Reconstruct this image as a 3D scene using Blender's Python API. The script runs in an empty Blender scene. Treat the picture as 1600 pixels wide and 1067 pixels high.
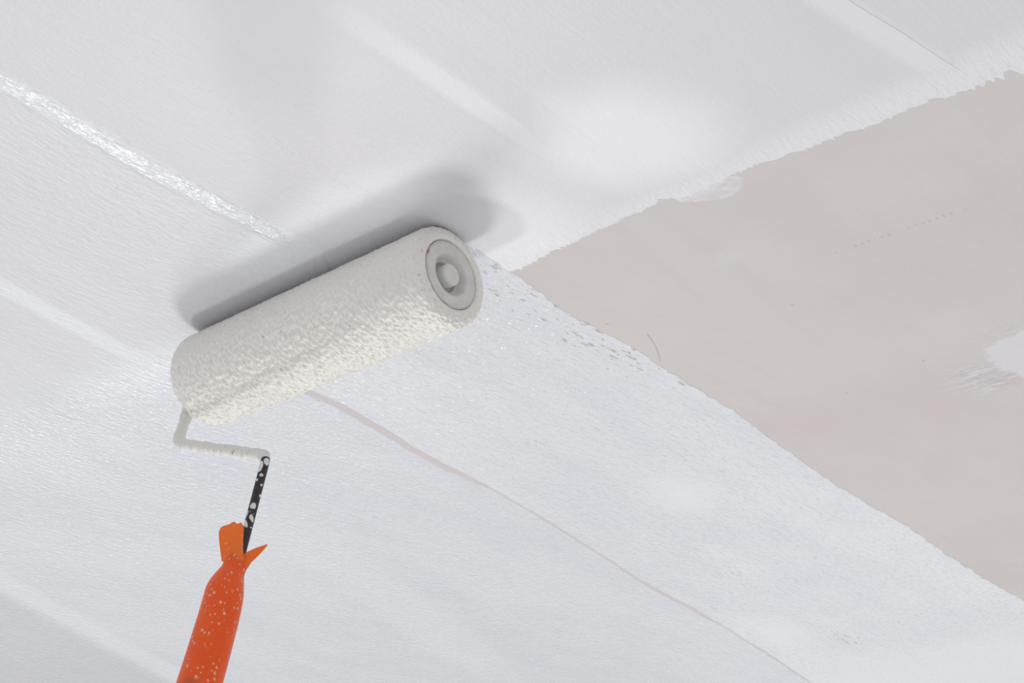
import bpy, bmesh, math, random
import numpy as np
from mathutils import Vector, Matrix, noise as mnoise

# ------------------------------------------------------------------ frame
# World X runs along the roller axle, Y along the paint strokes, the ceiling
# underside is the plane z = CZ and the roller touches it above (0, 0).
CZ = 3.0
random.seed(4)
sc = bpy.context.scene
col = sc.collection

# ------------------------------------------------------------------ camera
cam_d = bpy.data.cameras.new('camera')
cam = bpy.data.objects.new('camera', cam_d)
col.objects.link(cam)
cam.location = (0.7544, -0.6772, CZ - 0.56)
cam.rotation_euler = (math.radians(90 + 27.2), 0, math.radians(40.5))
cam_d.sensor_width = 36
cam_d.lens = 2537 / 1600 * 36
cam_d.clip_start = 0.02
sc.camera = cam

# ------------------------------------------------------------------ world
w = bpy.data.worlds.new('daylight')
sc.world = w
w.use_nodes = True
bg = w.node_tree.nodes['Background']
bg.inputs['Color'].default_value = (0.955, 0.97, 1.0, 1)
bg.inputs['Strength'].default_value = 0.84

# ------------------------------------------------------------------ lights
def area(name, loc, target, size, power, colr):
    l = bpy.data.lights.new(name, 'AREA')
    l.shape = 'RECTANGLE'
    l.size, l.size_y = size
    l.energy = power
    l.color = colr
    o = bpy.data.objects.new(name, l)
    col.objects.link(o)
    o.location = loc
    o.rotation_euler = (Vector(target) - Vector(loc)).to_track_quat('-Z', 'Y').to_euler()
    return o

area('window_light', (-1.95, 1.52, CZ - 2.7), (0, 0, CZ - 2.2), (0.7, 0.8), 46, (1.0, 0.985, 0.96))
area('work_light', (-1.75, -0.25, CZ - 2.8), (0, -0.1, CZ - 2.0), (0.29, 0.31), 25, (1.0, 0.98, 0.95))

# ------------------------------------------------------------------ exposure
vs = sc.view_settings
vs.view_transform = 'Standard'
vs.look = 'None'
vs.gamma = 1
vs.use_curve_mapping = False
vs.exposure = -0.25
sc.cycles.max_bounces = 6
sc.cycles.diffuse_bounces = 3

# ------------------------------------------------------------------ helpers
def lin(r, g, b):
    f = lambda c: (c / 12.92) if c <= 0.04045 else ((c + 0.055) / 1.055) ** 2.4
    return tuple(f(x / 255) for x in (r, g, b)) + (1.0,)


class G:
    """small expression builder for shader nodes"""
    def __init__(self, name):
        self.mat = bpy.data.materials.new(name)
        self.mat.use_nodes = True
        self.t = self.mat.node_tree
        self.n = self.t.nodes
        self.bsdf = self.n['Principled BSDF']
        self.co = self.n.new('ShaderNodeTexCoord').outputs['Object']
        s = self.n.new('ShaderNodeSeparateXYZ')
        self.t.links.new(self.co, s.inputs[0])
        self.x, self.y, self.z = s.outputs

    def put(self, v, sock):
        if isinstance(v, bpy.types.NodeSocket):
            self.t.links.new(v, sock)
        else:
            sock.default_value = v

    def m(self, op, a, b=0.0, c=0.0, clamp=False):
        k = self.n.new('ShaderNodeMath')
        k.operation = op
        k.use_clamp = clamp
        for i, v in enumerate((a, b, c)):
            self.put(v, k.inputs[i])
        return k.outputs[0]

    def add(self, a, b): return self.m('ADD', a, b)
    def sub(self, a, b): return self.m('SUBTRACT', a, b)
    def mul(self, a, b): return self.m('MULTIPLY', a, b)
    def mx(self, a, b): return self.m('MAXIMUM', a, b)

    def ss(self, v, lo, hi, o0=0.0, o1=1.0):
        k = self.n.new('ShaderNodeMapRange')
        k.interpolation_type = 'SMOOTHSTEP'
        self.put(v, k.inputs[0])
        self.put(lo, k.inputs[1]); self.put(hi, k.inputs[2])
        self.put(o0, k.inputs[3]); self.put(o1, k.inputs[4])
        return k.outputs[0]

    def vec(self, sx, sy, sz=1.0, off=0.0):
        k = self.n.new('ShaderNodeMapping')
        self.t.links.new(self.co, k.inputs['Vector'])
        k.inputs['Scale'].default_value = (sx, sy, sz)
        k.inputs['Location'].default_value = (off, off * 0.7, off * 0.3)
        return k.outputs[0]

    def noise(self, vec, detail=2.0, rough=0.5, dist=0.0):
        k = self.n.new('ShaderNodeTexNoise')
        self.t.links.new(vec, k.inputs['Vector'])
        k.inputs['Scale'].default_value = 1.0
        k.inputs['Detail'].default_value = detail
        k.inputs['Roughness'].default_value = rough
        k.inputs['Distortion'].default_value = dist
        return k.outputs[0]

    def voronoi(self, vec, out='Distance', rnd=1.0):
        k = self.n.new('ShaderNodeTexVoronoi')
        self.t.links.new(vec, k.inputs['Vector'])
        k.inputs['Scale'].default_value = 1.0
        k.inputs['Randomness'].default_value = rnd
        return k.outputs[out]

    def mix(self, f, a, b):
        k = self.n.new('ShaderNodeMix')
        k.data_type = 'RGBA'
        self.put(f, k.inputs[0]); self.put(a, k.inputs[6]); self.put(b, k.inputs[7])
        return k.outputs[2]

    def bump(self, h, dist, strength=1.0, normal=None):
        k = self.n.new('ShaderNodeBump')
        k.inputs['Distance'].default_value = dist
        k.inputs['Strength'].default_value = strength
        self.put(h, k.inputs['Height'])
        if normal is not None:
            self.t.links.new(normal, k.inputs['Normal'])
        return k.outputs[0]

    def blob(self, s0, t0, rs, rt, wob, soft=0.0):
        """soft patch centred on (s0, t0), 1 inside and 0 outside"""
        a = self.m('DIVIDE', self.sub(self.x, s0), rs)
        b = self.m('DIVIDE', self.sub(self.y, t0), rt)
        r = self.m('SQRT', self.add(self.mul(a, a), self.mul(b, b)))
        return self.ss(self.add(r, wob), 1.0, soft, 0.0, 1.0)

    def set(self, **kw):
        for k, v in kw.items():
            self.put(v, self.bsdf.inputs[k.replace('_', ' ')])
        return self.mat


def link(name, me, mat, parent=None, smooth=True):
    o = bpy.data.objects.new(name, me)
    col.objects.link(o)
    if mat is not None:
        me.materials.append(mat)
    if parent is not None:
        o.parent = parent
    if smooth:
        me.polygons.foreach_set('use_smooth', [True] * len(me.polygons))
    return o


def mesh(name, verts, faces):
    me = bpy.data.meshes.new(name)
    me.from_pydata([tuple(v) for v in verts], [], faces)
    me.validate()
    me.update()
    return me


def grid_faces(nu, nv, wrap=False, flip=False):
    fs = []
    for i in range(nu - 1):
        for j in range(nv if wrap else nv - 1):
            k = (j + 1) % nv
            q = (i * nv + j, i * nv + k, (i + 1) * nv + k, (i + 1) * nv + j)
            fs.append(q[::-1] if flip else q)
    return fs


def lathe(name, prof, seg, frame):
    """prof = list of (along, radius); frame maps (along, cos, sin) to 3-D"""
    vs_, n = [], len(prof)
    for (x, r) in prof:
        for j in range(seg):
            a = 2 * math.pi * j / seg
            vs_.append(frame(x, r * math.cos(a), r * math.sin(a)))
    return mesh(name, vs_, grid_faces(n, seg, True))


def tube(name, path, rad, seg=16, jitter=None):
    pts = [Vector(p) for p in path]
    n = len(pts)
    tans = [(pts[min(i + 1, n - 1)] - pts[max(i - 1, 0)]).normalized() for i in range(n)]
    up = Vector((0.3, 1, 0.2)).cross(tans[0]).normalized()
    vs_, fs = [], []
    for i in range(n):
        up = (up - tans[i] * up.dot(tans[i])).normalized()
        sd = tans[i].cross(up)
        for j in range(seg):
            a = 2 * math.pi * j / seg
            dirv = up * math.cos(a) + sd * math.sin(a)
            r = rad(i) if callable(rad) else rad
            if jitter:
                r += jitter(pts[i], dirv)
            vs_.append(pts[i] + dirv * r)
    fs = grid_faces(n, seg, True)
    vs_.append(pts[0]); vs_.append(pts[-1])
    for j in range(seg):
        k = (j + 1) % seg
        fs.append((n * seg, k, j))
        fs.append((n * seg + 1, (n - 1) * seg + j, (n - 1) * seg + k))
    return mesh(name, vs_, fs)


def interp(t, pts):
    xs, ys = zip(*pts)
    return np.interp(t, xs, ys)


# periodic 2-D gradient noise (numpy)
def pnoise(u, v, per_v, seed):
    rng = np.random.default_rng(seed)
    perm = rng.permutation(4096)
    ang = rng.uniform(0, 2 * np.pi, 4096)
    iu, iv = np.floor(u).astype(int), np.floor(v).astype(int)
    fu, fv = u - iu, v - iv
    def g(i, j, a, b):
        h = perm[(perm[i % 4096] + (j % per_v)) % 4096]
        return np.cos(ang[h]) * a + np.sin(ang[h]) * b
    s = lambda x: x * x * x * (x * (x * 6 - 15) + 10)
    a = g(iu, iv, fu, fv) * (1 - s(fu)) + g(iu + 1, iv, fu - 1, fv) * s(fu)
    b = g(iu, iv + 1, fu, fv - 1) * (1 - s(fu)) + g(iu + 1, iv + 1, fu - 1, fv - 1) * s(fu)
    return (a * (1 - s(fv)) + b * s(fv)) * 1.4


def n1(x, seed):
    return pnoise(np.asarray(x, float), np.full(np.shape(x), 0.37), 64, seed)


# ------------------------------------------------------------------ materials
BARE = lin(211, 201, 195)

def mat_bare():
    g = G('bare_putty')
    lo = g.noise(g.vec(5, 4, 1, 2.0), 3)
    fine = g.noise(g.vec(160, 120), 3, 0.6)
    streak = g.noise(g.vec(60, 9, 1, 5.0), 3)
    c = g.mix(g.ss(lo, 0.35, 0.68), lin(208, 202, 199), lin(205, 197, 195))
    c = g.mix(g.mul(g.ss(g.noise(g.vec(14, 10, 1, 9.0), 3), 0.45, 0.75), 0.35), c, lin(214, 210, 206))
    c = g.mix(g.mul(g.ss(streak, 0.5, 0.75), 0.25), c, lin(203, 193, 190))
    c = g.mix(g.mul(g.ss(fine, 0.55, 0.8), 0.22), c, lin(221, 212, 207))
    # old thin skim coat left of the newest stroke
    c = g.mix(g.ss(g.x, -0.06, -0.11), c, lin(207, 199, 200))
    # brushed paint dab with feathered tail
    wob = g.mul(g.sub(g.noise(g.vec(30, 30, 1, 3.0), 4, 0.6), 0.5), 0.9)
    dab = g.blob(0.352, 0.431, 0.05, 0.062, wob, 0.85)
    tail = g.blob(0.300, 0.442, 0.058, 0.05, g.mul(wob, 0.6), 0.1)
    st = g.ss(g.noise(g.vec(60, 300, 1, 1.0), 3, 0.65, 0.4), 0.43, 0.58)
    tail2 = g.blob(0.345, 0.49, 0.05, 0.032, wob, 0.2)
    haze = g.mul(g.blob(0.338, 0.375, 0.05, 0.028, wob, 0.1), 0.35)
    dabm = g.mx(g.mul(dab, 0.9), g.mx(g.mul(g.mx(tail, tail2), g.mul(st, 0.9)), g.mul(haze, st)))
    faint = g.mul(g.blob(0.242, 0.152, 0.016, 0.012, wob, 0.1), 0.35)
    c = g.mix(g.mx(dabm, faint), c, lin(218, 215, 219))
    # single rows of pin pricks left by the perforated joint tape
    def row(t0, s0, s1, pitch, slope):
        ph = g.m('DIVIDE', g.x, pitch)
        fr = g.sub(g.m('FRACT', ph), 0.5)
        tt = g.sub(g.y, g.add(t0, g.mul(g.sub(g.x, s0), slope)))
        rr = g.m('SQRT', g.add(g.m('POWER', g.mul(fr, pitch), 2.0), g.m('POWER', g.mul(tt, 0.7), 2.0)))
        inside = g.mul(g.ss(g.x, s0, s0 + 0.01), g.ss(g.x, s1, s1 - 0.01))
        return g.mul(g.ss(rr, 0.0013, 0.0006), g.mul(inside, g.ss(g.noise(g.vec(70, 0.1)), 0.42, 0.5)))
    pr = row(0.1935, 0.295, 0.40, 0.0049, 0.055)
    pr2 = g.mul(row(0.1985, 0.126, 0.16, 0.006, 0.03), 0.5)
    pr = g.mx(pr, pr2)
    speck = g.ss(g.voronoi(g.vec(26, 22, 1, 4.0)), 0.045, 0.02)
    c = g.mix(g.mul(speck, 0.45), c, lin(170, 160, 158))
    h = g.add(g.mul(fine, 0.5), g.mul(streak, 0.5))
    h = g.add(h, g.mul(dabm, 1.4))
    h = g.sub(h, g.mul(pr, 0.8))
    return g.set(Base_Color=c, Roughness=0.75, Normal=g.bump(h, 0.0005), Specular_IOR_Level=0.3)


def mat_paint(name, kind):
    """kind: 'upper' older coat, 'left' wet lanes, 'stripe' newest stroke"""
    g = G(name)
    x, y = g.x, g.y
    lo = g.noise(g.vec(7, 3, 1, 1.0), 3)
    mid = g.noise(g.vec(34, 12, 1, 6.0), 3)
    wob = g.mul(g.sub(g.noise(g.vec(16, 9, 1, 3.0), 3, 0.6), 0.5), 0.9)
    nap = g.noise(g.vec(270, 85), 2, 0.5, 0.6)
    nap2 = g.noise(g.vec(430, 330, 1, 8.0), 2, 0.6)
    fine = g.noise(g.vec(900, 420, 1, 2.0), 1)

    thin, full, shade = lin(215, 215, 219), lin(229, 231, 234), lin(220, 219, 226)
    cover = g.ss(g.add(g.mul(lo, 0.6), g.mul(mid, 0.4)), 0.36, 0.66)
    h = g.mul(nap, 1.0)

    def lane(s_of_t, half, t0, t1, edge=0.02):
        """lap mark following s_of_t along the stroke between t0 and t1"""
        s0 = s_of_t
        dd = g.m('ABSOLUTE', g.sub(g.add(x, g.mul(wob, 0.006)), s0))
        m = g.ss(dd, half, half * 0.35)
        return g.mul(m, g.mul(g.ss(y, t0, t0 + edge), g.ss(y, t1, t1 - edge)))

    if kind == 'upper':
        thin, full = lin(214, 213, 217), lin(234, 234, 237)
        c = g.mix(g.mul(cover, 0.5), thin, lin(219, 219, 223))
        c = g.mix(g.mul(g.blob(0.13, -0.12, 0.13, 0.09, wob, 0.0), 0.7), c, lin(214, 212, 216))
        sp = g.blob(0.272, -0.008, 0.085, 0.09, g.mul(wob, 0.6), 0.25)
        sp = g.mx(sp, g.mul(g.blob(0.10, -0.055, 0.12, 0.05, wob, 0.0), 0.8))
        rim = g.ss(g.add(y, g.mul(wob, 0.01)), 0.035, 0.066)
        rim = g.mul(rim, 0.55)
        near = g.mul(g.ss(x, 0.24, 0.15), g.ss(y, -0.05, 0.03))
        l1 = g.mul(lane(0.2295, 0.012, -0.24, 0.06, 0.11), 0.6)
        l1 = g.mx(l1, g.mul(lane(0.2295, 0.034, -0.1, 0.07, 0.06), 0.35))
        l2 = lane(g.add(0.436, g.mul(g.add(y, 0.044), 0.17)), 0.013, -0.4, 0.075, 0.03)
        l2 = g.mul(l2, 0.45)
        wh = g.mx(g.mx(sp, rim), g.mx(near, g.mx(l1, l2)))
        c = g.mix(wh, c, full)
        # dragged hair line that borders the further lap mark
        ln = g.m('ABSOLUTE', g.sub(x, g.add(0.4435, g.add(g.mul(g.add(y, 0.044), 0.17), g.mul(wob, 0.006)))))
        ln = g.mul(g.ss(ln, 0.0012, 0.0004), g.ss(y, 0.075, 0.05))
        h = g.mul(g.add(g.mul(nap, 0.35), g.mul(nap2, 0.25)), g.ss(x, 0.28, 0.1, 0.5, 1.0))
        h = g.add(h, g.mul(g.mul(rim, nap), 1.2))
        h = g.add(h, g.add(g.mul(l1, 0.25), g.mul(l2, 0.25)))
        h = g.sub(h, g.mul(ln, 0.35))
        rough = 0.45
        bd = 0.0010
    elif kind == 'left':
        c = g.mix(g.mul(cover, 0.6), thin, lin(220, 221, 225))
        wet = g.ss(g.add(g.add(y, g.mul(wob, 0.05)), g.mul(g.add(x, 0.14), -0.1)), -0.05, 0.06)
        c = g.mix(wet, c, g.mix(cover, lin(219, 222, 228), lin(226, 228, 233)))
        A = lane(g.add(0.0335, g.mul(g.ss(y, -0.28, -0.16), -0.006)), 0.0105, -0.6, -0.05, 0.025)
        A2 = lane(g.add(-0.1905, g.mul(g.add(y, 0.02), -0.14)), 0.014, -0.6, 0.06, 0.06)
        B = lane(g.add(-0.715, g.mul(g.sub(y, 0.2), -0.42)), 0.03, -0.6, 0.66, 0.1)
        D = lane(g.add(-0.405, g.mul(g.sub(y, 0.4), -0.35)), 0.05, 0.22, 0.9, 0.15)
        st = g.mul(g.blob(-0.215, 0.012, 0.12, 0.05, wob, 0.0), 0.9)
        top = g.mul(g.blob(0.05, -0.06, 0.12, 0.06, wob, 0.0), 0.7)
        wh = g.mx(g.mx(A, g.mul(A2, 0.7)), g.mx(g.mul(B, 0.7), g.mx(g.mul(D, 0.45), g.mx(st, top))))
        c = g.mix(wh, c, lin(231, 234, 238))
        # corner shade painted in as a greyer colour beyond the last lap mark
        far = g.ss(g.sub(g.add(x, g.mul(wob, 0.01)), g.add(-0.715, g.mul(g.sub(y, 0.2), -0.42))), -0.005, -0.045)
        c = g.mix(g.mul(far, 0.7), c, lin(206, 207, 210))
        h = g.add(g.mul(nap, g.ss(wet, 0.0, 1.0, 0.45, 0.8)), g.mul(nap2, g.ss(wet, 0.0, 1.0, 0.2, 0.42)))
        h = g.add(h, g.mul(A, g.add(0.25, g.mul(nap, 0.7))))
        h = g.add(h, g.mul(A2, 0.08))
        rough = g.ss(g.mx(wet, A), 0.0, 1.0, 0.4, 0.16)
        bd = 0.0016
    else:
        c = g.mix(cover, lin(222, 224, 230), lin(230, 232, 236))
        sp = g.blob(-0.035, 0.485, 0.06, 0.09, g.mul(wob, 0.8), 0.05)
        sp = g.mx(sp, g.mul(g.blob(-0.20, 0.90, 0.06, 0.13, wob, 0.0), 0.9))
        sp = g.mx(sp, g.mul(g.ss(g.add(y, g.mul(wob, 0.2)), 0.95, 1.2), 0.9))
        sp = g.mul(sp, 0.9)
        c = g.mix(sp, c, lin(231, 234, 236))
        # small misses in the newest stroke where the putty still shows
        ph = g.noise(g.vec(330, 85, 1, 11.0), 2, 0.5, 0.3)
        sd = g.add(x, g.mul(g.sub(y, 0.08), 0.05))
        zone = g.mul(g.ss(sd, 0.03, 0.10), g.ss(y, 0.55, 0.2))
        zone = g.mx(zone, g.mul(g.mul(g.ss(sd, 0.04, 0.1), g.ss(y, 1.3, 0.6)), 0.55))
        zone = g.mx(zone, g.mul(g.blob(-0.124, 0.70, 0.03, 0.045, wob, 0.1), 1.2))
        zone = g.mx(zone, g.mul(g.blob(-0.152, 0.985, 0.03, 0.06, wob, 0.1), 1.35))
        zone = g.mx(zone, g.mul(g.blob(-0.06, 0.31, 0.03, 0.03, wob, 0.1), 1.0))
        thr = g.ss(zone, 0.0, 1.25, 0.90, 0.585)
        pit = g.mul(g.ss(g.sub(ph, thr), 0.0, 0.05), 0.85)
        c = g.mix(pit, c, lin(190, 180, 178))
        h = g.add(g.mul(nap, 1.0), g.mul(nap2, 0.25))
        h = g.mul(h, g.ss(sp, 0.0, 1.0, 1.0, 0.35))
        h = g.sub(h, g.mul(pit, 0.15))
        rough = 0.17
        bd = 0.0016
    h = g.add(h, g.mul(fine, 0.06))
    return g.set(Base_Color=c, Roughness=rough, Normal=g.bump(h, bd), Specular_IOR_Level=0.45)


def mat_nap():
    g = G('wet_nap')
    n = g.noise(g.vec(420, 420, 420), 3, 0.6)
    lo = g.noise(g.vec(30, 30, 30), 2)
    sp = g.ss(g.noise(g.vec(260, 260, 260, 3.0), 1), 0.70, 0.78)
    c = g.mix(lo, lin(238, 234, 226), lin(243, 240, 234))
    c = g.mix(g.mul(sp, 0.5), c, lin(176, 170, 158))
    return g.set(Base_Color=c, Roughness=0.42, Normal=g.bump(n, 0.0007), Specular_IOR_Level=0.4,
                 Sheen_Weight=0.3, Sheen_Roughness=0.5)


def mat_cap():
    g = G('paint_filmed_plastic')
    lo = g.noise(g.vec(90, 90, 90), 3, 0.6)
    c = g.mix(g.ss(lo, 0.4, 0.65), lin(222, 219, 215), lin(213, 211, 206))
    c = g.mix(g.mul(g.ss(g.noise(g.vec(60, 60, 60, 7.0), 2), 0.58, 0.7), 0.5), c, lin(216, 204, 203))
    return g.set(Base_Color=c, Roughness=0.5, Normal=g.bump(lo, 0.0005))


def mat_red():
    g = G('red_ring')
    lo = g.noise(g.vec(70, 70, 70, 2.0), 2)
    fl = g.ss(g.noise(g.vec(120, 120, 120, 6.3), 2), 0.70, 0.76)
    c = g.mix(g.ss(lo, 0.50, 0.66), lin(208, 204, 200), lin(203, 183, 180))
    c = g.mix(g.mul(fl, 0.8), c, lin(190, 110, 118))
    dm = g.n.new('ShaderNodeVectorMath')
    dm.operation = 'DISTANCE'
    g.t.links.new(g.co, dm.inputs[0])
    dm.inputs[1].default_value = (0.124, -0.0224, 0.0078)
    c = g.mix(g.mul(g.ss(dm.outputs['Value'], 0.0026, 0.0012), 0.8), c, lin(180, 84, 96))
    return g.set(Base_Color=c, Roughness=0.5)


def mat_simple(name, c1, c2, scale, rough, bump=0.0, spec=0.5):
    g = G(name)
    n = g.noise(g.vec(scale, scale, scale), 3, 0.6)
    c = g.mix(g.ss(n, 0.35, 0.65), c1, c2)
    kw = dict(Base_Color=c, Roughness=rough, Specular_IOR_Level=spec)
    if bump:
        kw['Normal'] = g.bump(n, bump)
    return g.set(**kw)


def mat_wire():
    g = G('black_steel')
    n = g.noise(g.vec(330, 330, 330, 1.0), 2, 0.6)
    s = g.ss(g.noise(g.vec(420, 420, 420, 5.0), 1), 0.74, 0.77)
    c = g.mix(n, lin(24, 22, 24), lin(46, 40, 44))
    c = g.mix(s, c, lin(206, 202, 196))
    return g.set(Base_Color=c, Roughness=0.45)


_T = math.radians(15)
BROWN_PATCH = (Vector((-0.012, 0, 0)) + Vector((0, -math.sin(_T), -math.cos(_T))) * 0.281
          + Vector((0.5602, 0.8002, -0.2144)) * -0.004 + Vector((0.8284, -0.5411, 0.1450)) * 0.0115)


def mat_orange():
    g = G('orange_plastic')
    v = g.n.new('ShaderNodeTexVoronoi')
    g.t.links.new(g.vec(420, 420, 330), v.inputs['Vector'])
    v.inputs['Scale'].default_value = 1.0
    sep = g.n.new('ShaderNodeSeparateColor')
    g.t.links.new(v.outputs['Color'], sep.inputs[0])
    size = g.ss(sep.outputs[0], 0.4, 1.0, 0.1, 0.42)
    dots = g.ss(g.sub(v.outputs['Distance'], size), 0.06, -0.06)
    dots = g.mul(dots, g.m('GREATER_THAN', sep.outputs[0], 0.4))
    dots = g.mul(dots, g.ss(g.noise(g.vec(38, 38, 30, 2.0), 2), 0.34, 0.5))
    lo = g.noise(g.vec(60, 60, 40), 2)
    c = g.mix(lo, lin(243, 84, 6), lin(246, 98, 16))
    c = g.mix(g.mul(dots, 0.62), c, lin(250, 214, 196))
    # brownish patch near the far end of the grip
    sm_ = g.n.new('ShaderNodeVectorMath')
    sm_.operation = 'DISTANCE'
    g.t.links.new(g.co, sm_.inputs[0])
    sm_.inputs[1].default_value = BROWN_PATCH
    c = g.mix(g.mul(g.ss(g.add(sm_.outputs['Value'], g.mul(lo, 0.006)), 0.0125, 0.006), 0.6), c, lin(160, 92, 44))
    h = g.add(dots, g.mul(lo, 0.1))
    return g.set(Base_Color=c, Roughness=0.42, Normal=g.bump(h, 0.0003), Specular_IOR_Level=0.4,
                 Subsurface_Weight=0.25, Subsurface_Radius=(0.012, 0.004, 0.001), Subsurface_Scale=0.4)


def mat_orange_flap():
    g = G('thin_orange_plastic')
    lo = g.noise(g.vec(90, 90, 60), 2)
    c = g.mix(lo, lin(252, 122, 22), lin(248, 112, 22))
    v = g.ss(g.noise(g.vec(330, 330, 330, 4.0), 1), 0.70, 0.75)
    c = g.mix(g.mul(v, 0.6), c, lin(250, 190, 160))
    return g.set(Base_Color=c, Roughness=0.45, Subsurface_Weight=0.3,
                 Subsurface_Radius=(0.01, 0.004, 0.001), Subsurface_Scale=0.4)


M_bare = mat_bare()
M_upper = mat_paint('dried_white_paint', 'upper')
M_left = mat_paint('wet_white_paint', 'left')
M_stripe = mat_paint('fresh_white_paint', 'stripe')
M_nap, M_cap, M_red = mat_nap(), mat_cap(), mat_red()
M_wire, M_orange, M_flap = mat_wire(), mat_orange(), mat_orange_flap()
def mat_arm():
    g = G('paint_crusted_arm')
    n = g.noise(g.vec(260, 260, 260), 3, 0.6)
    chip = g.ss(g.noise(g.vec(330, 330, 330, 9.0), 2, 0.6), 0.66, 0.70)
    chip = g.mul(chip, g.ss(g.x, -0.075, -0.04, 0.15, 1.0))
    c = g.mix(n, lin(222, 221, 215), lin(233, 232, 227))
    c = g.mix(chip, c, lin(92, 82, 80))
    return g.set(Base_Color=c, Roughness=0.45, Normal=g.bump(g.sub(n, chip), 0.0006))


M_arm = mat_arm()
M_crust = mat_simple('paint_crust', lin(222, 221, 215), lin(233, 232, 227), 260, 0.45, 0.0006)
M_core = mat_simple('pale_plastic', lin(218, 217, 212), lin(224, 223, 219), 120, 0.5)
M_smear = mat_simple('thin_paint_smear', lin(210, 203, 203), lin(219, 216, 219), 120, 0.6, 0.0004)
M_hair = mat_simple('grey_bristle', lin(172, 163, 158), lin(184, 175, 168), 300, 0.6)

# ------------------------------------------------------------------ ceiling
bm = bmesh.new()
bmesh.ops.create_cube(bm, size=1.0)
for v in bm.verts:
    v.co = Vector((v.co.x * 8, v.co.y * 8, (v.co.z + 0.5) * 0.12))
me = bpy.data.meshes.new('ceiling')
bm.to_mesh(me)
bm.free()
ceiling = link('ceiling', me, M_bare, smooth=False)
ceiling.location = (0, 0, CZ)
ceiling['kind'] = 'structure'
ceiling['label'] = 'bare beige plastered ceiling being rolled with white paint'

# right wall of the room; unseen left wall added to darken the ceiling corner
M_wall = mat_simple('grey_plaster', lin(226, 224, 220), lin(232, 230, 226), 8, 0.8, 0.0005)
def wall(name, size, loc):
    b = bmesh.new()
    bmesh.ops.create_cube(b, size=1.0)
    for v in b.verts:
        v.co = Vector((v.co.x * size[0], v.co.y * size[1], v.co.z * size[2]))
    m_ = bpy.data.meshes.new(name)
    b.to_mesh(m_)
    b.free()
    o = link(name, m_, M_wall, smooth=False)
    o.location = loc
    o['kind'] = 'structure'
    return o
wall('shade_wall_left', (0.12, 8.0, CZ), (-2.50, 0, CZ / 2))['label'] = 'unseen plain grey wall on the left, added to shade the ceiling corner'
wall('wall_right', (0.12, 8.0, CZ), (3.96, 0, CZ / 2))['label'] = 'plain grey plastered wall to the right'

# rim cross-section of a paint film: (distance in from the edge, thickness)
RIM = [(0.0, 0.0), (0.0006, 0.00025), (0.0016, 0.00045), (0.0032, 0.0005), (0.006, 0.0004), (0.010, 0.0003)]


def film(name, t, left, right, rim_l, rim_r, mat, swap=False, base=0.0, rim_k=1.0, fade=None):
    """paint film between two edge curves given along t; swap exchanges X and Y"""
    rows = []
    flat = RIM[-1][1]
    if rim_l:
        rows += [(left + d, k) for d, k in RIM]
    else:
        rows += [(left, flat)]
    if rim_r:
        rows += [(right - d, k) for d, k in reversed(RIM)]
    else:
        rows += [(right, flat)]
    nt = len(t)
    vs_ = []
    for i in range(nt):
        for (e, k) in rows:
            z = -(base + (flat + (k - flat) * rim_k if k > flat else k))
            if fade is not None:
                z *= fade[i]
            p = (t[i], e[i], z) if swap else (e[i], t[i], z)
            vs_.append(p)
    fs = grid_faces(nt, len(rows), False, flip=not swap)
    return link(name, mesh(name, vs_, fs), mat, ceiling)


# --- older coat: everything nearer than the ragged cross edge
s = np.concatenate([np.arange(0.02, 0.95, 0.0006), np.linspace(0.95, 3.85, 60)])
edge = interp(s, [(0, -.004), (.105, -.004), (.1135, .068), (.116, .0705), (.14, .0688), (.176, .0658), (.2086, .066), (.2365, .0637), (.2488, .0609),
                  (.2591, .0677), (.2834, .0684), (.304, .0666), (.335, .0694), (.37, .0717), (.403, .075),
                  (.4286, .0741), (.451, .0783), (.4745, .079), (.49, .081), (1, .1), (3.85, .1)])
edge = edge + 0.0022 * n1(s * 55, 3) + 0.0016 * n1(s * 140, 5)
teeth = np.maximum(0, n1(s * 330, 7)) * 0.0042 * (0.6 + 0.7 * n1(s * 22, 9))
teeth2 = np.maximum(0, n1(s * 620, 8) - 0.25) * 0.006
teeth2 = teeth2 + np.maximum(0, n1(s * 210, 15) - 0.1) * 0.012 * np.clip((s - 0.42) / 0.03, 0, 1)
edge = edge + (np.maximum(teeth, 0) + teeth2) * np.clip((s - 0.11) / 0.01, 0, 1)
upper = film('dried_paint_coat', s, np.full_like(s, -3.85), edge, False, True, M_upper, swap=True, rim_k=0.9)
upper['label'] = 'dry white coat with ragged edge over beige putty'

# --- wet lanes to the left: the right edge is the lap mark, then the gap
t = np.concatenate([np.linspace(-3.85, -0.6, 40), np.arange(-0.6, 1.7, 0.0011), np.linspace(1.7, 3.85, 40)])
gapR_pts = [(-.03, -.095), (.09, -.1295), (.11, -.1302), (.1505, -.1315), (.2, -.1372), (.25, -.1474), (.298, -.1533),
            (.333, -.1538), (.3955, -.1618), (.514, -.1802), (.656, -.207), (.774, -.2194), (.8845, -.2375),
            (.975, -.2515), (1.126, -.2807), (3.85, -.8)]
def gapR(t):
    return interp(t, gapR_pts) + 0.0011 * n1(t * 26, 21) + 0.0006 * n1(t * 90, 22)
gw = interp(t, [(.09, .0085), (.11, .0085), (.20, .0095), (.25, .0085), (.30, .0085), (.335, .0065), (.36, .0032), (.5, .0030),
                (.64, .0035), (.70, .0065), (.80, .0055), (.84, .003), (3.85, .003)])
gapL = gapR(t) - np.maximum(gw + 0.0008 * n1(t * 60, 25), 0.0004)
lap = interp(t, [(-3.85, .047), (-.2966, .0469), (-.2525, .0461), (-.2025, .0425), (-.148, .0385), (-.0959, .0385), (-.0697, .0396),
                 (-.0388, .0409), (-.0179, .0253), (-.01, .02)])
lap_soft = (t < -0.05)
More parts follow.
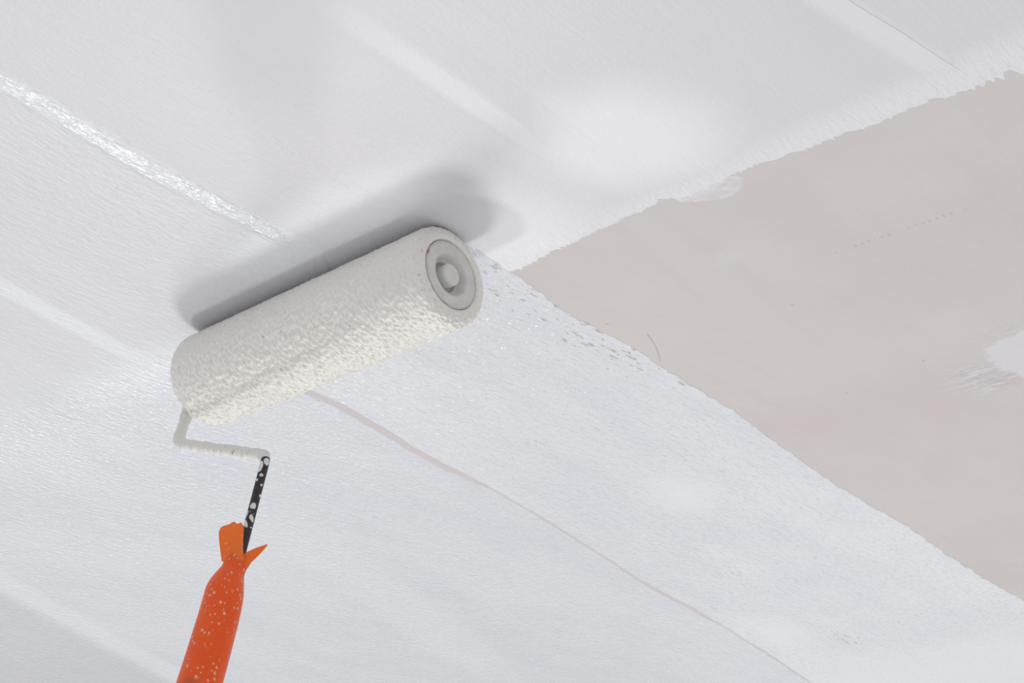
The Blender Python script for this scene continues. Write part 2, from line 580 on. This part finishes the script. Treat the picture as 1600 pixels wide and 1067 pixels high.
lap = lap + 0.0009 * n1(t * 60, 31) + 0.0005 * n1(t * 190, 32)
redge = np.where(t < -0.01, lap, np.where(t > 0.09, gapL, np.interp(t, [-.01, .09], [lap[np.searchsorted(t, -.01)], gapL[np.searchsorted(t, .09)]])))
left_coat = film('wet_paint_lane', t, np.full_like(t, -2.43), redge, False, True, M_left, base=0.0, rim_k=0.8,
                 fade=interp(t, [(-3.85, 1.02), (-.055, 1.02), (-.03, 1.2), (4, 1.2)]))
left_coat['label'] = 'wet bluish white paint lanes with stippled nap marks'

# --- newest stroke
t2 = np.concatenate([np.arange(0.0, 1.7, 0.0011), np.linspace(1.7, 3.85, 40)])
er = interp(t2, [(0, .117), (.0427, .1165), (.0709, .1154), (.1037, .1114), (.138, .1071), (.1753, .1076), (.2149, .1100), (.2742, .1068),
                 (.3693, .1036), (.4521, .0948), (.5415, .0865), (.6265, .0836), (.6986, .0840), (.7996, .0745), (.8932, .0703), (.98, .07), (3.85, -.2)])
er = er + 0.0016 * n1(t2 * 62, 41) + 0.0009 * n1(t2 * 150, 42) + 0.0012 * np.abs(n1(t2 * 95, 43))
er = er + np.maximum(0, n1(t2 * 330, 44)) * 0.0012 * interp(t2, [(0, 1.6), (.1, 1.5), (.2, .6), (4, .4)])
stripe = film('fresh_paint_stripe', t2, gapR(t2), er, True, True, M_stripe, base=0.0001, rim_k=1.0)
stripe['label'] = 'fresh white roller stroke with scalloped edge'


def patch(name, outline, thick, mat, seed):
    """irregular thin paint patch: fan of rings, thicker in the middle"""
    cx = sum(p[0] for p in outline) / len(outline)
    cy = sum(p[1] for p in outline) / len(outline)
    n = 120
    pts = []
    for i in range(n):
        u = i / n * len(outline)
        k = int(u)
        f = u - k
        a, b = outline[k % len(outline)], outline[(k + 1) % len(outline)]
        p = [a[0] * (1 - f) + b[0] * f, a[1] * (1 - f) + b[1] * f]
        j = mnoise.noise(Vector((p[0] * 240, p[1] * 160, seed))) * 0.0022
        pts.append((p[0] + j * 0.5, p[1] + j))
    vs_, fs = [], []
    for ring, (k, z) in enumerate(((1.0, 0.0), (0.93, thick), (0.5, thick * 0.8))):
        for (px, py) in pts:
            vs_.append((cx + (px - cx) * k, cy + (py - cy) * k, -z))
    fs = grid_faces(3, n, True)
    vs_.append((cx, cy, -thick * 0.8))
    for j in range(n):
        fs.append((2 * n + j, 2 * n + (j + 1) % n, 3 * n))
    return link(name, mesh(name, vs_, fs), mat, ceiling)


# thin smear that slid over the cross edge
sm = patch('paint_smear', [(.255, .060), (.272, .060), (.290, .066), (.302, .068), (.305, .075), (.298, .084), (.286, .088), (.276, .085), (.266, .079), (.258, .072)],
           0.0003, M_smear, 2.0)
sm['label'] = 'thin translucent smear of paint'

# stray bristle at the edge of the stroke
hp = []
for i in range(14):
    u = i / 13
    hp.append((.1315 - .0206 * u + .0025 * math.sin(u * 2.6), .2081 + .0431 * u, -0.0002 - 0.0003 * math.sin(math.pi * u)))
hair = link('stray_bristle', tube('stray_bristle', hp, 0.00012, 6), M_hair, ceiling)
hair['label'] = 'fine dark bristle stuck to the ceiling'

# ------------------------------------------------------------------ paint roller
R, HL = 0.035, 0.125
AZ = CZ - R - 0.0006                                    # axle height
roller = bpy.data.objects.new('paint_roller', None)
roller.empty_display_size = 0.05
col.objects.link(roller)
roller.location = (0, 0, AZ)
roller['label'] = 'paint-soaked nap roller with bent wire frame and orange handle pressed on ceiling'
roller['category'] = 'paint roller'

# nap sleeve: dense displaced surface of revolution
prof = []
IR = 0.0238
for x in np.linspace(0.004, 0.011, 8): prof.append((-HL + x, IR - 0.0004))
prof = [(-HL + 0.011, IR), (-HL + 0.006, IR), (-HL + 0.0015, IR + 0.0006)]
RR = 0.0082
for k in np.linspace(0, math.pi / 2, 22):
    prof.append((-HL + RR - RR * math.cos(k), R - RR + RR * math.sin(k)))
for x in np.linspace(-HL + RR, HL - RR, 470)[1:-1]:
    prof.append((x, R))
for k in np.linspace(math.pi / 2, 0, 22):
    prof.append((HL - RR + RR * math.cos(k), R - RR + RR * math.sin(k)))
prof += [(HL - 0.0015, IR + 0.0006), (HL - 0.006, IR), (HL - 0.011, IR)]
prof = np.array(prof)
NT = 440
th = np.linspace(0, 2 * np.pi, NT, endpoint=False)       # 0 = +Y, pi/2 = up
arc = np.concatenate([[0], np.cumsum(np.hypot(np.diff(prof[:, 0]), np.diff(prof[:, 1])))])
U, V = np.meshgrid(arc, th, indexing='ij')
PX, _ = np.meshgrid(prof[:, 0], th, indexing='ij')
PR, _ = np.meshgrid(prof[:, 1], th, indexing='ij')
vt = V / (2 * np.pi)
# heavy wet clumps on the underside, finer grain on the near upper side
down = np.clip(0.5 - 0.5 * np.sin(V + 0.25), 0, 1)
heavy = np.clip((down - 0.52) / 0.34, 0, 1)
warp = 0.6 * pnoise(U * 160, vt * 30, 30, 17)
clump = pnoise(U * 420 + warp, vt * 52 + 0.3 * warp, 52, 11)
grain = pnoise(U * 560, vt * 120, 120, 12)
pitn = pnoise(U * 420, vt * 90, 90, 13)
big = pnoise(U * 45, vt * 9, 9, 14)
strand = pnoise(U * 760 + warp, vt * 70, 70, 15)
disp = 0.00022 * big + heavy * (0.00125 * clump + 0.0007 * strand) + (1 - heavy) * (0.00032 * clump + 0.0005 * grain) \
    - (0.0014 - 0.0006 * heavy) * np.clip(pitn - 0.5, 0, 1) * 2.0
mask = np.clip((PR - IR - 0.0008) / 0.004, 0, 1)
disp = disp * mask
# normals of the profile
dx, dr = np.gradient(prof[:, 0]), np.gradient(prof[:, 1])
ln = np.hypot(dx, dr)
nx, nr = -dr / ln, dx / ln
X = PX + disp * nx[:, None]
RAD = PR + disp * nr[:, None]
# soften where the nap is pressed against the ceiling
Zc = RAD * np.sin(V)
Yc = RAD * np.cos(V)
Zc = np.minimum(Zc, R - 0.0003)
verts = np.stack([X, Yc, Zc], -1).reshape(-1, 3)
sleeve = link('nap_sleeve', mesh('nap_sleeve', verts, grid_faces(len(prof), NT, True)), M_nap, roller)
sleeve['label'] = 'cream wet fluffy roller sleeve soaked with paint'

XF = lambda sg: (lambda x, c, s_: (sg * x, c * sg, s_))
# right end cap: flat ring, conical recess, deep well
cap_prof = [(HL - 0.011, IR - 0.0003), (HL - 0.0022, IR - 0.0003), (HL - 0.0012, IR - 0.0008), (HL - 0.0010, IR - 0.0022),
            (HL - 0.0016, 0.0205), (HL - 0.0012, 0.0165), (HL - 0.0012, 0.0152), (HL - 0.0020, 0.0146), (HL - 0.0060, 0.0125),
            (HL - 0.0066, 0.0122), (HL - 0.0070, 0.0108), (HL - 0.0075, 0.0105), (HL - 0.0110, 0.0102), (HL - 0.0113, 0.0098), (HL - 0.0113, 0.004)]
cap = link('end_cap', lathe('end_cap', cap_prof, 96, XF(1)), M_cap, roller)
cap['label'] = 'grey plastic end cap with a recessed hub'
ring_prof = [(HL - 0.0020, IR + 0.0001), (HL - 0.0013, IR), (HL - 0.0010, IR - 0.0004), (HL - 0.0012, IR - 0.0009)]
red = link('rim_ring', lathe('rim_ring', ring_prof, 96, XF(1)), M_red, cap)
red['label'] = 'faint red ring around the end cap'
pin_prof = [(HL - 0.015, 0.0077), (HL - 0.0022, 0.0077), (HL - 0.0010, 0.0074), (HL - 0.0005, 0.0067), (HL - 0.0003, 0.0050), (HL - 0.0003, 0.0001)]
pin = link('axle_boss', lathe('axle_boss', pin_prof, 64, XF(1)), M_core, roller)
pin['label'] = 'pale round axle boss in the cap centre'
# left end cap around the wire
capl = link('end_cap', lathe('end_cap', [(HL - 0.011, IR - 0.0003), (HL - 0.002, IR - 0.0003), (HL - 0.001, IR - 0.001),
                                         (HL - 0.001, 0.010), (HL + 0.002, 0.008), (HL + 0.002, 0.003)], 64, XF(-1)), M_cap, roller)

# wire frame: axle, side leg, slanted arm, shank
T = math.radians(15)
dv = Vector((0, -math.sin(T), -math.cos(T)))
def fp(sx, k): return Vector((sx, 0, 0)) + dv * k
corner = [fp(-0.118, 0), fp(-0.1335, 0.0), fp(-0.1305, 0.0545), fp(-0.0160, 0.1015), fp(-0.0085, 0.196), fp(-0.0125, 0.250)]
def rounded(pts, rad, n=8):
    out = [pts[0]]
    for a, b, c in zip(pts, pts[1:], pts[2:]):
        u, v = (a - b).normalized(), (c - b).normalized()
        p, q = b + u * rad, b + v * rad
        for i in range(n + 1):
            s_ = i / n
            out.append(p * (1 - s_) ** 2 + b * 2 * s_ * (1 - s_) + q * s_ * s_)
    out.append(pts[-1])
    return out
def resample(pts, step):
    out = [pts[0]]
    for a, b in zip(pts, pts[1:]):
        m = max(1, int((b - a).length / step))
        out += [a + (b - a) * ((i + 1) / m) for i in range(m)]
    return out
path = resample(rounded(corner, 0.0065), 0.002)
wire = link('wire_frame', tube('wire_frame', path, 0.0030, 18), M_wire, roller)
wire['label'] = 'bent steel wire, black where bare of paint'

def crust_jit(p, dirv):
    a = mnoise.noise(p * 210) * 0.0006 + mnoise.noise(p * 520) * 0.0004
    hang = max(0.0, -dirv.z) * max(0.0, mnoise.noise(p * 260 + Vector((3, 1, 7)))) * 0.0032
    return a + hang
i_end = min(range(len(path)), key=lambda i: (path[i] - fp(-0.0155, 0.1065)).length)
i_beg = min(range(len(path)), key=lambda i: (path[i] - fp(-0.131, 0.0)).length)
cpath = resample(path[i_beg:i_end], 0.0008)
nc = len(cpath)
crust = link('paint_crust', tube('paint_crust', cpath, lambda i: 0.0041 if i < nc * 0.3 else (0.0037 if i < nc - 3 else 0.0031), 24, crust_jit), M_arm, wire)
crust['label'] = 'thick dried white paint coating the wire arm'

# splashes of paint on the bare shank
cam_dir = (Vector(cam.location) - (Vector(roller.location) + fp(-0.012, 0.15))).normalized()
shank_a, shank_b = fp(-0.0160, 0.1015), fp(-0.0085, 0.196)
sdir = (shank_b - shank_a).normalized()
side = sdir.cross(cam_dir).normalized()
front = side.cross(sdir).normalized()
if front.dot(cam_dir) < 0: front = -front
if side.dot(Vector((0.56, 0.80, -0.21))) < 0: side = -side
def splash(k, off, ra, rb, tilt):
    bmx = bmesh.new()
    bmesh.ops.create_icosphere(bmx, subdivisions=3, radius=1.0)
    ang = off
    nrm = front * math.cos(ang) + side * math.sin(ang)
    tng = nrm.cross(sdir).normalized()
    c0 = shank_a + sdir * k + nrm * 0.0027
    e1 = sdir * math.cos(tilt) + tng * math.sin(tilt)
    e2 = nrm.cross(e1)
    for v in bmx.verts:
        q = v.co.copy()
        f = 1 + 0.28 * mnoise.noise(q * 1.7 + Vector((k * 900, 0, 0)))
        p = c0 + e1 * (q.x * ra * f) + e2 * (q.y * rb * f) + nrm * (q.z * 0.0009)
        # wrap around the wire
        ax = shank_a + sdir * (p - shank_a).dot(sdir)
        rad = (p - ax)
        want = 0.0030 + q.z * 0.0006
        v.co = ax + rad.normalized() * max(want, 0.0027)
    mex = bpy.data.meshes.new('paint_splash')
    bmx.to_mesh(mex)
    bmx.free()
    return link('paint_splash', mex, M_crust, wire)
for args in ((0.007, 0.35, 0.0030, 0.0024, 0.2), (0.0115, -0.9, 0.0045, 0.0022, 0.0), (0.0185, -0.1, 0.0013, 0.0012, 0), (0.026, 0.5, 0.0009, 0.0008, 0),
             (0.0435, -0.1, 0.0024, 0.0021, 0), (0.0530, 0.3, 0.0030, 0.0014, 0.5), (0.0575, -0.8, 0.0038, 0.0013, 0.45), (0.049, -1.2, 0.002, 0.001, 0),
             (0.034, 0.9, 0.0011, 0.0008, 0), (0.0225, -0.8, 0.0010, 0.0008, 0)):
    splash(*args)

# handle (local frame: er = towards image right, ew = towards viewer, dv = along)
ew = (front - dv * front.dot(dv)).normalized()
er_ = dv.cross(ew).normalized()
if er_.dot(Vector((0.56, 0.80, -0.21))) < 0: er_ = -er_
O = Vector((-0.012, 0, 0))
def hp3(r, w_, d): return O + er_ * r + ew * w_ + dv * d

hprof = [(0.1825, 0.0070, 0.0012), (0.1835, 0.0077, 0.001), (0.1865, 0.0077, 0.0004), (0.1900, 0.0075, -0.0002), (0.1940, 0.0081, -0.0008), (0.1985, 0.0096, -0.0012),
         (0.2035, 0.0112, -0.0013), (0.2085, 0.0121, -0.0011), (0.2150, 0.0125, -0.0006), (0.2250, 0.0127, 0.0), (0.24, 0.0130, 0.0005),
         (0.26, 0.0133, 0.0010), (0.275, 0.0135, 0.0012), (0.29, 0.0133, 0.0012), (0.305, 0.0126, 0.0012), (0.314, 0.0130, 0.0012),
         (0.319, 0.0140, 0.0012), (0.322, 0.0130, 0.0012), (0.3235, 0.010, 0.0012), (0.324, 0.0003, 0.0012)]
# smooth the profile
hd = np.array([p[0] for p in hprof]); hr_ = np.array([p[1] for p in hprof]); hc = np.array([p[2] for p in hprof])
seg = 64
vs_, nrow = [], 0
inner = [(0.1900, 0.0040), (0.1860, 0.0058), (0.1832, 0.0064)]
rows = [(d, r, float(np.interp(d, hd, hc))) for d, r in inner]
dd = np.concatenate([hd[:3], np.linspace(0.187, 0.322, 70), hd[-2:]])
def smoothstep_interp(x, xs, ys):
    # Catmull-Rom through the profile points
    i = int(np.clip(np.searchsorted(xs, x) - 1, 0, len(xs) - 2))
    x0, x1 = xs[i], xs[i + 1]
    u = (x - x0) / (x1 - x0)
    m0 = (ys[i + 1] - ys[max(i - 1, 0)]) / (xs[i + 1] - xs[max(i - 1, 0)]) * (x1 - x0)
    j = min(i + 2, len(xs) - 1)
    m1 = (ys[j] - ys[i]) / (xs[j] - xs[i]) * (x1 - x0)
    return (2*u**3-3*u**2+1)*ys[i] + (u**3-2*u**2+u)*m0 + (-2*u**3+3*u**2)*ys[i+1] + (u**3-u**2)*m1
rows += [(d, smoothstep_interp(d, hd, hr_), smoothstep_interp(d, hd, hc)) for d in dd]
for (d, r, c) in rows:
    for j in range(seg):
        a = 2 * math.pi * j / seg
        crease = 1.0
        if 0.181 < d < 0.202:                            # gathered folds at the neck
            crease += 0.035 * math.sin(a * 5 + 0.8) * (1 - abs(d - 0.190) / 0.012 if abs(d - 0.19) < 0.012 else 0)
        vs_.append(hp3(c + r * crease * math.cos(a), r * crease * math.sin(a), d))
hm = mesh('handle', vs_, grid_faces(len(rows), seg, True))
handle = link('handle', hm, M_orange, roller)
handle['label'] = 'orange plastic grip flecked with white paint'

def sheet(name, pts, nu, nv, thick, mat, parent):
    o = link(name, mesh(name, pts, grid_faces(nu, nv)), mat, parent)
    md = o.modifiers.new('thickness', 'SOLIDIFY')
    md.thickness = thick
    md.offset = 0
    sb = o.modifiers.new('smooth', 'SUBSURF')
    sb.levels = sb.render_levels = 1
    return o

# rounded flap standing up beside the shank (outline measured on the grip's own axes)
NU, NV = 15, 15
pts = []
for i in range(NU):
    u = i / (NU - 1)                                     # 0 neck, 1 tip
    l = interp(u, [(0, -.0085), (.2, -.0108), (.5, -.0142), (.72, -.0163), (.86, -.0163), (.94, -.0148), (1, -.0122)])
    r = interp(u, [(0, .0042), (.2, .0026), (.45, .0006), (.75, -.0010), (.9, -.0022), (1, -.0045)])
    for j in range(NV):
        v = j / (NV - 1)
        x = l + (r - l) * v
        wv = 0.0070 * math.sin(math.pi * (0.06 + 0.50 * v)) * (1 - 0.15 * u) + 0.0006 * math.sin(v * 9 + u * 3)
        dl = interp(u, [(0, .1885), (1, .1618)])
        dr_ = interp(u, [(0, .1835), (1, .1580)])
        d = dl + (dr_ - dl) * v + 0.0007 * math.sin(v * 11) * u - 0.0011 * u * math.exp(-((v - 0.45) / 0.3) ** 2)
        pts.append(hp3(x, wv, d + 0.53 * wv))
flap = sheet('handle_flap', pts, NU, NV, 0.0012, M_flap, handle)
flap['label'] = 'rounded upright flap of split orange plastic'

# pointed flap bent outwards
NU, NV = 13, 9
pts = []
for i in range(NU):
    u = i / (NU - 1)
    up_ = (interp(u, [(0, .0010), (.25, .0040), (.6, .0095), (1, .0155)]), interp(u, [(0, .1830), (.25, .1775), (.6, .1722), (1, .1677)]))
    lo_ = (interp(u, [(0, .0078), (.25, .0090), (.6, .0122), (1, .0158)]), interp(u, [(0, .1885), (.25, .1832), (.6, .1772), (1, .1682)]))
    for j in range(NV):
        v = j / (NV - 1)
        x = up_[0] + (lo_[0] - up_[0]) * v
        d = up_[1] + (lo_[1] - up_[1]) * v
        wv = interp(u, [(0, .0045), (.3, .0055), (1, .0060)]) + 0.0016 * math.sin(math.pi * v) * (1 - u) + (-0.0030 * v * (1 - u))
        pts.append(hp3(x, wv, d + 0.53 * wv))
flap2 = sheet('handle_flap', pts, NU, NV, 0.0012, M_flap, handle)
flap2['label'] = 'pointed outward flap of split orange plastic'
